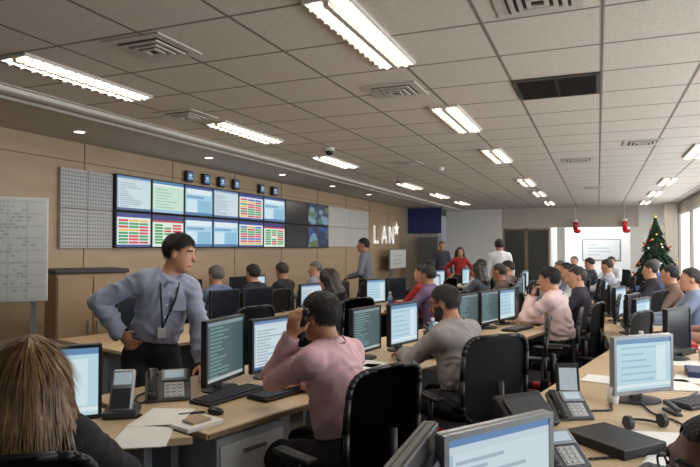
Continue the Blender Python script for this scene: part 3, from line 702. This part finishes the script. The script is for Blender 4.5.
def strandmat(hair):
    hmt=bpy.data.materials.new('long_strand_hair'); hmt.use_nodes=True; nt=hmt.node_tree; bb_=nt.nodes['Principled BSDF']; bb_.inputs['Roughness'].default_value=.4
    tc=nt.nodes.new('ShaderNodeTexCoord'); mp=nt.nodes.new('ShaderNodeMapping'); mp.inputs['Scale'].default_value=(110,110,4); nt.links.new(tc.outputs['Object'],mp.inputs[0])
    nz=nt.nodes.new('ShaderNodeTexNoise'); nz.inputs['Scale'].default_value=1; nz.inputs['Detail'].default_value=4; nt.links.new(mp.outputs[0],nz.inputs['Vector'])
    cr=nt.nodes.new('ShaderNodeValToRGB'); cr.color_ramp.elements[0].position=.25; cr.color_ramp.elements[0].color=(hair[0]*.45,hair[1]*.40,hair[2]*.36,1); cr.color_ramp.elements[1].position=.75; cr.color_ramp.elements[1].color=(hair[0]*1.35,hair[1]*1.32,hair[2]*1.25,1)
    nt.links.new(nz.outputs['Fac'],cr.inputs[0]); nt.links.new(cr.outputs[0],bb_.inputs['Base Color'])
    bp=nt.nodes.new('ShaderNodeBump'); bp.inputs['Strength'].default_value=.5; bp.inputs['Distance'].default_value=.003; nt.links.new(nz.outputs['Fac'],bp.inputs['Height']); nt.links.new(bp.outputs[0],bb_.inputs['Normal'])
    return hmt
SK={'light':C(200,148,118),'mid':C(176,124,95),'dark':C(120,82,62)}
def person(label,loc,yaw,sit=True,P=None,N=None,Hd=None,hy=0,hp=0,hr=0,wl=None,wr=None,pl=None,pr=None,al=None,ar=None,kpole=None,
           skin='mid',shirt=C(180,180,190),pants=C(40,42,50),hair=C(24,20,18),hs='short',sleeve='long',vox=.016,beard=False,glasses=False,
           fl=None,fr=None,nl=None,nr=None,curl=(.25,.25),stripe=None,lean=0,hair_thick=.012,slim=1.0,placket=False,hairline=0.0,tuft=True):
    near=vox<.011
    root=empty('person',(loc[0],loc[1],0),yaw,label,'person')
    if sit:
        P=v3(0,0,.575) if P is None else v3(*P); N=v3(0,.03+lean,1.085-lean*.25) if N is None else v3(*N)
        al=v3(-.14,.40,.085) if al is None else v3(*al); ar=v3(.14,.42,.085) if ar is None else v3(*ar)
        wl=v3(-.17,.45,.80) if wl is None else v3(*wl); wr=v3(.17,.45,.80) if wr is None else v3(*wr)
    else:
        P=v3(0,0,.93) if P is None else v3(*P); N=v3(0,.01,1.45) if N is None else v3(*N)
        al=v3(-.12,0,.085) if al is None else v3(*al); ar=v3(.12,.03,.085) if ar is None else v3(*ar)
        wl=v3(-.25,.08,.86) if wl is None else v3(*wl); wr=v3(.25,.08,.86) if wr is None else v3(*wr)
    b=Body(); up=nrm(N-P); rt=v3(1,0,0); rt=nrm(rt-(rt@up)*up); fw=np.cross(up,rt); T=np.stack([rt,fw,up],1)
    Cc=P+(N-P)*.64
    b.ell(P+up*.01,(.158*slim,.120*slim,.125),T,.05,'pants')
    b.ell(P+(N-P)*.33,(.148*slim,.114*slim,.15),T,.06,'shirt')
    b.ell(Cc,(.160*slim,.114*slim,.19),T,.06,'shirt')
    sh=N-up*.065; sw=.166*slim
    sl=sh-rt*sw; sr=sh+rt*sw
    b.cone(sl+rt*.02,sr-rt*.02,.058,.058,.06,'shirt')
    b.cone(sl+rt*.06+up*.02,N-up*.01,.042,.052,.04,'shirt'); b.cone(sr-rt*.06+up*.02,N-up*.01,.042,.052,.04,'shirt')
    Hc=(N+v3(0,.035,.130)) if Hd is None else v3(*Hd)
    R=rotm(hy,hp,hr); hx,hf,hu=R[:,0],R[:,1],R[:,2]
    b.cone(N-up*.02,Hc-hu*.05-hf*.02,.055,.053,.02,'skin')
    b.ell(Hc+hu*.028-hf*.012,(.074,.095,.086),R,.02,'head')
    b.ell(Hc-hu*.035+hf*.022,(.061,.070,.083),R,.025,'head')
    b.ell(Hc-hu*.093+hf*.062,(.030,.028,.022),R,.03,'head')
    b.cone(Hc+hf*.086+hu*.012,Hc+hf*.108-hu*.026,.008,.0135,.012,'head')
    b.cone(Hc+hf*.076+hu*.032-hx*.035,Hc+hf*.076+hu*.032+hx*.035,.012,.012,.015,'head')
    b.cone(Hc+hf*.086-hu*.062-hx*.018,Hc+hf*.086-hu*.062+hx*.018,.0085,.0085,.006,'lip')
    for s in (-1,1): b.ell(Hc+hx*s*.076-hf*.005-hu*.008,(.010,.019,.032),R,.006,'ear')
    elb=[]
    def arm(S_,W_,pole,side,fd,nd,crl):
        E,W2=ik(S_,W_,.285,.255,pole); elb.append(E)
        if sleeve=='long':
            b.cone(S_,E,.057*slim,.046*slim,.03,'shirt'); Wm=W2+(E-W2)*.06; b.cone(E,Wm,.044*slim,.034,.015,'shirt'); b.cone(W2+(E-W2)*.12,W2,.029,.026,.01,'skin')
        else:
            m_=S_+(E-S_)*.7; b.cone(S_,m_,.063,.056,.03,'shirt'); b.cone(m_,E,.046,.041,.01,'skin'); b.cone(E,W2,.041,.026,.015,'skin')
        f=nrm(W2-E) if fd is None else nrm(fd)
        n_=v3(0,0,-1) if nd is None else v3(*nd); n_=n_-(n_@f)*f
        if np.linalg.norm(n_)<1e-3: n_=v3(-side,0,0)
        n_=nrm(n_); th=np.cross(f,n_)*side
        A=np.stack([th,f,n_],1)
        b.ell(W2+f*.048,(.041,.055,.017),A,.015,'skin')
        for i,L in enumerate((.072,.080,.075,.058)):
            p=W2+f*(.086 if i<3 else .078)+th*(.031-.021*i); ang=.15+crl*.6; d0=nrm(f+th*(.10-.07*i))
            for q,(fr_,r0,r1) in enumerate(((.45,.0098,.0092),(.31,.0092,.0085),(.24,.0085,.007))):
                dr=d0*math.cos(ang)+n_*math.sin(ang); p2=p+dr*L*fr_; b.cone(p,p2,r0,r1,.004,'skin'); p=p2; ang+=crl
        p=W2+f*.022+th*.03; d1=nrm(f*.65+th*.75+n_*.3); p2=p+d1*.042; b.cone(p,p2,.0125,.0105,.010,'skin'); d2=nrm(f*.9+th*.3+n_*.35); b.cone(p2,p2+d2*.03,.0105,.008,.004,'skin')
        return E,W2
    arm(sl,wl,v3(-.7,-.5,-.6) if pl is None else v3(*pl),-1,fl,nl,curl[0])
    arm(sr,wr,v3(.7,-.5,-.6) if pr is None else v3(*pr),1,fr,nr,curl[1])
    for s,an in ((-1,al),(1,ar)):
        H_=P+rt*s*.088-up*.03 if not sit else P+v3(s*.088,.02,-.02)
        K,A_=ik(H_,an,.43,.42,v3(s*.15,1,.35) if kpole is None else v3(*kpole))
        b.cone(H_,K,.086,.058,.04,'pants'); b.cone(K,A_+(K-A_)*.06,.056,.045,.03,'pants')
        reg='shoeL' if s<0 else 'shoeR'
        fd=v3(s*.15,1,0); fd=nrm(fd)
        b.cone(A_,A_+fd*.02+v3(0,0,-.03),.04,.042,.01,reg)
        b.cone(A_+v3(0,0,-.05)-fd*.04,A_+v3(0,0,-.052)+fd*.15,.036,.03,.02,reg)
    V,F,Nn,lab=b.mesh(vox)
    V[:,2]=np.maximum(V[:,2],.004)
    L=(V-Hc)@R
    headlike=np.isin(lab,['head','lip','ear'])
    sk=SK[skin]; mats=[cm_('skin_'+skin,sk,rough=.5,noise=.05,scale=30),cm_('lips_'+skin,tuple([sk[0]*.75,sk[1]*.5,sk[2]*.5,1]),rough=.45)]
    fl_=lab[F]; mi=np.zeros(len(F),int); mi[(fl_=='lip').sum(1)>=3]=1
    if beard:
        mats.append(cm_('beard',(hair[0]*1.3,hair[1]*1.2,hair[2]*1.2,1),rough=.9))
        lc=L[F].mean(1); mb=headlike[F].all(1)&(lc[:,2]<-.045+.03*(np.abs(lc[:,0])>.045))&(lc[:,1]>.0)&(mi==0); mi[mb]=2
    pm('body',V,F,mats,root,mi)
    fold=.0015*np.sin(V[:,2]*60+5*np.sin(V[:,0]*22)+3*np.sin(V[:,1]*19))
    base=.010
    if near:
        base=.013; cr_=np.zeros(len(V)); sm=np.isin(lab,['shirt','pants']); ix=np.where(sm)[0]; sd0=random.uniform(0,50)
        for k in ix:
            x,y,z=V[k]; w_=mnoise.noise((x*5+sd0,y*5,z*5))*.9
            cr_[k]=(1-abs(mnoise.noise((x*8+w_,y*8+w_*1.4+sd0,z*11+w_*2)))*2.6)*.0085+mnoise.noise((x*24,y*24+sd0,z*28))*.0026
        near_el=np.exp(-np.min([np.linalg.norm(V-e,axis=1) for e in elb],0)**2/.09**2)
        waist=np.exp(-((V-P)@up-.14)**2/.10**2)
        fold=fold+cr_*(.8+.7*near_el+.7*waist)+.008*waist
    ms_=cm_('shirt_cloth',shirt,rough=.85,noise=.05,scale=12,bump=.3,bscale=22) if not stripe else mat('striped_shirt_cloth',shirt,.85,noise=.04,bump=.25,bscale=20,stripe=stripe)
    sub('shirt',V,F,Nn,(fl_=='shirt').sum(1)>=3,base+np.maximum(fold,-.006),ms_,root)
    sub('trousers',V,F,Nn,(fl_=='pants').sum(1)>=3,.008+np.maximum(fold*.6,-.003),cm_('trouser_cloth',pants,rough=.9,noise=.06),root)
    for rg in ('shoeL','shoeR'): sub('shoe',V,F,Nn,(fl_==rg).sum(1)>=3,.004,M['black'],root)
    hl=np.interp(L[:,1],[-.12,-.06,-.025,.01,.035,.06,.12],[-.07,-.07,-.02,.008,.034,.058,.064])+.006*np.sin(L[:,0]*90)+hairline*np.clip(L[:,1]*20,0,1)
    mg=L[:,2]-hl; hmat=cm_('hair_strands',hair,rough=.6,noise=.25,scale=60,bump=.6,bscale=160)
    if hs!='none':
        hm=(mg[F]>0).all(1)&(np.isin(lab,['head'])[F].all(1))
        off=np.clip(.003+mg*.45,0,hair_thick)+.0022*np.sin(L[:,0]*110+L[:,1]*50)*np.sin(L[:,1]*90+L[:,2]*60)
        sub('hair',V,F,Nn,hm,off,hmat,root)
        if near and hs=='short' and tuft:
            u=np.unique(F[hm].ravel()); Vh=V[u]+Nn[u]*off[u][:,None]
            crown=Hc+hu*.10-hf*.06
            strands('hair_tufts',Vh,Nn[u],lambda p:(p-crown)+hf*.012,.020,.0020,2200,hmat,root,.07,.12)
    if hs=='long':
        hb=Body()
        hb.ell(Hc+hu*.026-hf*.022,(.088,.104,.095),R,.03,'h')
        for s in (-1,-.6,-.2,.2,.6,1):
            p0_=Hc-hf*(.07-.035*abs(s))+hx*s*.060; p1_=Hc-hf*(.098-.05*abs(s))+hx*s*.086-hu*.15; p2_=p1_+v3(s*.015,-.015,-.17)
            hb.cone(p0_,p1_,.05,.050,.04,'h'); hb.cone(p1_,p2_,.050,.030,.04,'h')
        v_,f_,n2_,l_=hb.mesh(max(vox*.7,.006)); q=(v_-Hc)@R; ang=np.arctan2(q[:,0],-q[:,1])
        v_=v_+n2_*(.0016*np.sin(ang*31+q[:,2]*12)+.0035*np.sin(ang*11+q[:,2]*10))[:,None]
        hmt=strandmat(hair)
        pm('long_hair',v_,f_,[hmt],root)
        if near: strands('loose_strands',v_,n2_,lambda p:v3(0,0,-1)+.15*(p-Hc)*v3(1,1,0),.10,.0022,3600,hmt,root,.02,.05)
    if vox<.017:
        for s in (-1,1):
            bm=bmesh.new(); sph(bm,tuple(Hc+hx*s*.031+hf*.0705+hu*.010),.0122,10); mk('eye',bm,'eyew',root,smooth=True)
            if near:
                bm=bmesh.new(); sph(bm,tuple(Hc+hx*s*.031+hf*.0795+hu*.010),.0052,8); mk('iris',bm,'iris',root,smooth=True)
                bm=bmesh.new(); tube(bm,[tuple(Hc+hx*s*x_+hf*y_+hu*z_) for x_,y_,z_ in ((.014,.090,.030),(.032,.089,.035),(.050,.074,.029))],.0042,6); mk('eyebrow',bm,hmat,root,smooth=True)
        bm=bmesh.new(); K=20; rings=[]
        for rr,zz in ((.080,-.014),(.064,.030),(.067,.032),(.090,-.002)):
            rings.append([bm.verts.new(Vector(tuple(N+rt*math.cos(2*math.pi*i/K)*rr+fw*(math.sin(2*math.pi*i/K)*rr*1.02+.004)+up*(zz-.020*max(0,math.sin(2*math.pi*i/K)))))) for i in range(K)])
        for r1_,r2_ in zip(rings[:-1],rings[1:]):
            for i in range(K): bm.faces.new((r1_[i],r1_[(i+1)%K],r2_[(i+1)%K],r2_[i]))
        mk('collar',bm,ms_,root,smooth=True)
        if placket:
            for s in (-1,1):
                bm=bmesh.new(); c0_=N+fw*.088-up*.012+rt*s*.012
                vv=[bm.verts.new(tuple(c0_+rt*s*x_+up*z_+fw*y_)) for x_,y_,z_ in ((-.010,.0,.0),(.05,-.022,.022),(.050,-.004,-.035),(.012,.016,-.055))]
                f_=bm.faces.new(vv); bmesh.ops.solidify(bm,geom=[f_],thickness=.004); mk('collar_tip',bm,ms_,root)
            for k in range(5):
                c0_=N-up*(.09+.075*k)+fw*(.122+.028*math.sin(min(k,3)*.6)); bm=bmesh.new(); cy(bm,tuple(c0_),tuple(c0_+fw*.006),.0055,n=8); mk('button',bm,'button',root)
    if glasses:
        bm=bmesh.new()
        for s in (-1,1):
            tube(bm,[tuple(Hc+hx*(s*.032+.022*math.cos(t*math.pi/5))+hf*.094+hu*(.010+.016*math.sin(t*math.pi/5))) for t in range(11)],.0022,5)
            tube(bm,[tuple(Hc+hx*s*.054+hf*.094+hu*.014),tuple(Hc+hx*s*.080+hf*.02+hu*.012),tuple(Hc+hx*s*.084-hf*.01+hu*.006)],.0022,5)
        tube(bm,[tuple(Hc-hx*.01+hf*.094+hu*.012),tuple(Hc+hx*.01+hf*.094+hu*.012)],.0022,5)
        mk('eyeglasses',bm,'black',root)
    return root,dict(N=N,fw=fw,rt=rt,up=up,Hc=Hc,R=R,P=P)
yawof=lambda fx,fy: math.atan2(-fx,fy)
# 1 standing
r,i=person('standing man in grey blue shirt with lanyard leaning on desk',(-2.66,3.10),yawof(.75,-.66),sit=False,
  P=(0,0,.88),N=(-.085,.09,1.375),Hd=(-.145,.14,1.512),hy=a(54),hp=a(12),hr=a(0),wl=(-.25,.37,.83),pl=(-.8,-.5,.1),wr=(.19,.02,1.0),pr=(1,-.25,.3),
  al=(-.2,.03,.085),ar=(.17,-.08,.085),kpole=(0,1,.1),skin='light',shirt=C(156,164,184),pants=C(30,30,36),hair=C(26,22,20),vox=.0072,
  fl=(.1,.9,-.35),nl=(0,0,-1),fr=(-.6,.5,-.6),nr=(-.8,-.5,0),curl=(.15,.5),hair_thick=.015,slim=.90,stripe=('X',28,C(126,134,160),.55),placket=True)
N_,fw,rt,up=i['N'],i['fw'],i['rt'],i['up']
for s in (-1,1):
    pts=[N_+rt*s*.05+up*.0-fw*.02,N_+rt*s*.058-up*.03+fw*.080,N_+rt*s*.045-up*.12+fw*.138,N_-up*.31+fw*.152]
    bm=bmesh.new(); tube(bm,[tuple(p) for p in pts],.006,6); mk('lanyard',bm,'lanyard',r)
bm=bmesh.new(); c_=N_-up*.34+fw*.155; bx(bm,tuple(c_),(.05,.008,.07),None,.004); mk('id_badge',bm,'ltgrey',r)
bm=bmesh.new(); c_=N_-up*.15+fw*.130+rt*-.075; bx(bm,tuple(c_),(.085,.008,.09),None,.002); mk('shirt_pocket',bm,cm_('pocket_cloth',C(142,150,172),rough=.85),r)
# 2 woman
person('seated woman seen from behind with long blonde brown hair',(-1.54,1.26),yawof(-.66,.75),shirt=C(24,24,28),hair=C(138,106,70),hs='long',skin='light',vox=.009,P=(0,0,.53),N=(0,.04,1.03),slim=.84)
place_chair(-1.53,1.24,yawof(-.66,.75))
# 3 phone man
r,i=person('seated man in pale pink shirt holding telephone to ear',(-1.10,2.66),TH,shirt=C(206,166,170),pants=C(48,46,52),skin='mid',vox=.0072,
  N=(0,.13,1.07),Hd=(-.005,.185,1.205),hy=a(6),hp=a(8),wl=(-.14,.25,1.12),pl=(-.02,.25,-1),fl=(.12,-.12,1),nl=(1,.1,0),wr=(.2,.48,.80),curl=(.55,.3),slim=.94)
Hc,R=i['Hc'],i['R']
ph2=empty('phone_handset',(-1.10,2.66,0),TH,'black telephone handset held at the ear','telephone')
bm=bmesh.new(); c0=Hc-R[:,0]*.098+R[:,1]*.01
tube(bm,[tuple(c0+R[:,2]*.03),tuple(c0-R[:,0]*.012-R[:,2]*.03+R[:,1]*.02),tuple(c0-R[:,2]*.10+R[:,1]*.055)],.013,8); mk('body',bm,'black',ph2,smooth=True)
bm=bmesh.new(); sph(bm,tuple(c0+R[:,2]*.03+R[:,0]*.004),.022,10); mk('earpiece',bm,'black',ph2,smooth=True)
place_chair(-1.10,2.57,TH-a(8))
# 4 grey man
person('seated bearded man in grey long sleeved shirt leaning forward',(-.78,3.84),TH-a(14),shirt=C(148,142,140),pants=C(44,44,52),skin='mid',vox=.008,beard=True,glasses=True,
  N=(-.02,.10,1.05),Hd=(-.02,.17,1.18),hy=a(24),hp=a(14),wl=(-.06,.53,.80),wr=(.2,.52,.80),pl=(-.8,-.2,-.6),fl=(.3,.9,-.1),curl=(.2,.3),hair=C(44,39,38),hair_thick=.008,slim=.92)
place_chair(-.75,3.74,TH-a(28))
place_chair(-.62,4.55,TH+a(20))
# 5 pale pink man
person('seated man in pale pink shirt resting chin on hand',(-.32,6.1),TH,shirt=C(222,194,192),pants=C(40,42,52),skin='light',vox=.0095,
  N=(0,.08,1.10),Hd=(0,.13,1.235),hy=a(10),hp=a(6),wl=(-.05,.28,1.06),pl=(-.7,.3,-1),fl=(.1,-.3,.9),nl=(.2,-.9,.2),wr=(.2,.45,.80),curl=(.7,.3),slim=.93)
place_chair(-.28,6.03,TH); place_chair(.06,5.4,TH-a(10)); place_chair(-.42,5.3,TH+a(15))
# bottom right
person('seated dark haired man with glasses wearing white shirt',(.30,1.26),TH2,shirt=C(190,194,202),skin='dark',hair=C(22,19,18),vox=.008,N=(0,.06,1.0),hy=a(30),hp=a(-2),glasses=True,hairline=.012,hair_thick=.007,tuft=False)
place_chair(.35,1.24,TH2)
W=C(206,208,214)
HC=[C(24,20,18),C(34,27,23),C(52,40,32),C(20,18,18),C(96,92,90),C(44,34,28)]
def seat(label,x,y,th,chairo=.08,**k):
    k.setdefault('vox',.013); k.setdefault('slim',.93); k.setdefault('hair',random.choice(HC)); k.setdefault('hairline',random.uniform(-.008,.02)); k.setdefault('hair_thick',random.uniform(.007,.016)); k.setdefault('skin',random.choice(['mid','light','light'])); k.setdefault('hy',random.uniform(-.5,.5)); k.setdefault('hp',random.uniform(-.02,.3))
    person(label,(x,y),th,**k); place_chair(x+chairo*math.sin(th),y-chairo*math.cos(th),th)
seat('seated man in red shirt looking at his screens',-2.02,7.55,TH,shirt=C(160,36,40),lean=.04)
seat('seated man in purple shirt beside colleague in red',-1.80,6.95,TH+a(8),shirt=C(120,94,130),lean=.02)
seat('seated man in light blue shirt facing the video wall',-4.05,5.85,a(80),shirt=C(100,118,156))
seat('seated person in dark top with dark hair',-3.95,6.5,a(86),shirt=C(40,40,48),sleeve='short')
seat('seated person in black jacket facing displays',-3.95,7.25,a(84),shirt=C(30,30,36))
seat('seated man in grey shirt by the displays',-3.9,8.2,a(84),shirt=C(140,140,150),vox=.016)
seat('seated woman with dark long hair in grey top',-1.55,8.75,TH,shirt=C(80,84,96),vox=.014,hs='long',hair=C(40,28,22))
seat('seated man in checked shirt beyond the row',-1.25,9.6,TH,shirt=C(140,122,122),vox=.016)
seat('seated man in dark shirt along the row',-.16,7.05,TB-a(10),shirt=C(48,46,56))
seat('seated man in white shirt along the row',-.25,7.95,TB,shirt=W)
seat('seated man in grey blue shirt along the row',-.36,8.9,TB,shirt=C(104,114,134),vox=.016)
seat('seated man in pale shirt along the row',-.50,10.2,TB,shirt=C(180,168,162),vox=.016)
seat('seated man in checked blue shirt beside window',.93,7.0,TB-a(6),shirt=C(132,146,172))
seat('seated man in brown top working by the windows',.86,8.2,TB,shirt=C(120,96,84))
seat('seated man in black shirt near christmas tree',.74,9.5,TB,shirt=C(40,40,48),vox=.016)
seat('seated man in pink shirt leaning over desk',1.08,5.95,TB-a(8),shirt=C(170,130,120),lean=.06)
seat('seated man in white shirt at far desks',-1.9,10.9,TH,shirt=W,vox=.018)
seat('seated man in grey shirt at far desks',-1.6,11.9,TH,shirt=C(110,110,120),vox=.018)
seat('seated man in light shirt at far desks',.2,11.4,TB,shirt=C(186,186,194),vox=.018)
seat('seated man in dark shirt at far desks',-.1,12.9,TB,shirt=C(50,52,66),vox=.018)
seat('seated man in white shirt near the opening',.3,14.6,a(150),shirt=W,vox=.018)
seat('seated man in black shirt near the opening',-.5,14.8,a(170),shirt=C(36,36,44),vox=.018)
seat('seated man in blue shirt near the opening',.95,11.6,TB,shirt=C(70,90,140),vox=.018)
seat('seated man in brown shirt behind the front row',-1.15,8.1,TH+a(20),shirt=C(92,74,66),vox=.015)
seat('seated woman in black top at second row',-2.55,5.75,TH-a(10),shirt=C(36,34,40),vox=.013,lean=.05,hs='long',hair=C(34,24,20))
seat('seated man in olive shirt at far row',-2.6,9.9,TH,shirt=C(96,92,80),vox=.018)
person('standing man in white shirt seen from behind',(-1.65,11.1),a(20),sit=False,shirt=C(220,220,224),vox=.015,pants=C(50,50,60),slim=.92)
person('standing man in grey shirt by the video wall',(-3.6,9.4),a(100),sit=False,shirt=C(116,118,128),vox=.013,pants=C(40,42,54),wl=(-.15,.25,1.05),wr=(.15,.25,1.05),slim=.92)
person('standing woman in red top near back wall',(-3.0,14.0),a(200),sit=False,shirt=C(150,30,36),vox=.018,pants=C(30,30,36),slim=.80,P=(0,0,.84),N=(0,.01,1.30),hs='long',hair=C(40,28,24))
person('standing man in dark suit near glass cabinet',(-3.75,15.3),a(200),sit=False,shirt=C(60,62,74),vox=.018,slim=.92)
for x,y,t in ((-3.0,4.55,TH),(-2.9,7.0,TH-a(160)),(-3.35,8.5,a(60)),(-.95,10.6,TH),(.45,10.6,a(80)),(.35,9.7,a(100)),(.25,12.3,TB),(1.45,4.6,TH2-a(10)),(-.2,9.5,TB),(-1.35,6.1,TH+a(30)),(-1.15,7.2,TH-a(30)),(.42,8.0,a(60)),(-2.5,5.0,TH+a(15)),(.55,12.4,a(120))): place_chair(x,y,t)

# =================================================== LIGHT & CAMERA
w=bpy.data.worlds.new('World'); sc.world=w; w.use_nodes=True
bg=w.node_tree.nodes['Background']; bg.inputs[0].default_value=(.90,.92,1,1); bg.inputs[1].default_value=.21
def area(n_,loc,rot,sx,sy,e,col):
    L=bpy.data.lights.new(n_,'AREA'); L.shape='RECTANGLE'; L.size=sx; L.size_y=sy; L.energy=e; L.color=col
    o=bpy.data.objects.new(n_,L); o.location=loc; o.rotation_euler=rot; link(o); tag(o,'area light for window daylight and far room fill','light')
area('window_daylight',(XR-.05,9,1.7),(0,a(90),0),1.5,16,185,(.89,.94,1))
area('far_room_fill',(-.1,21.4,2.7),(0,0,0),2.5,2.8,85,(.97,.98,1))  # fill lamp added to brighten the far room, which has no window
cam=bpy.data.cameras.new('camera'); co=bpy.data.objects.new('camera',cam); link(co)
co.location=(0,0,1.55); co.rotation_euler=(a(90+1.29),0,a(22.46)); cam.sensor_width=36; cam.lens=30.857; cam.clip_start=.05
sc.camera=co
sc.view_settings.view_transform='Standard'
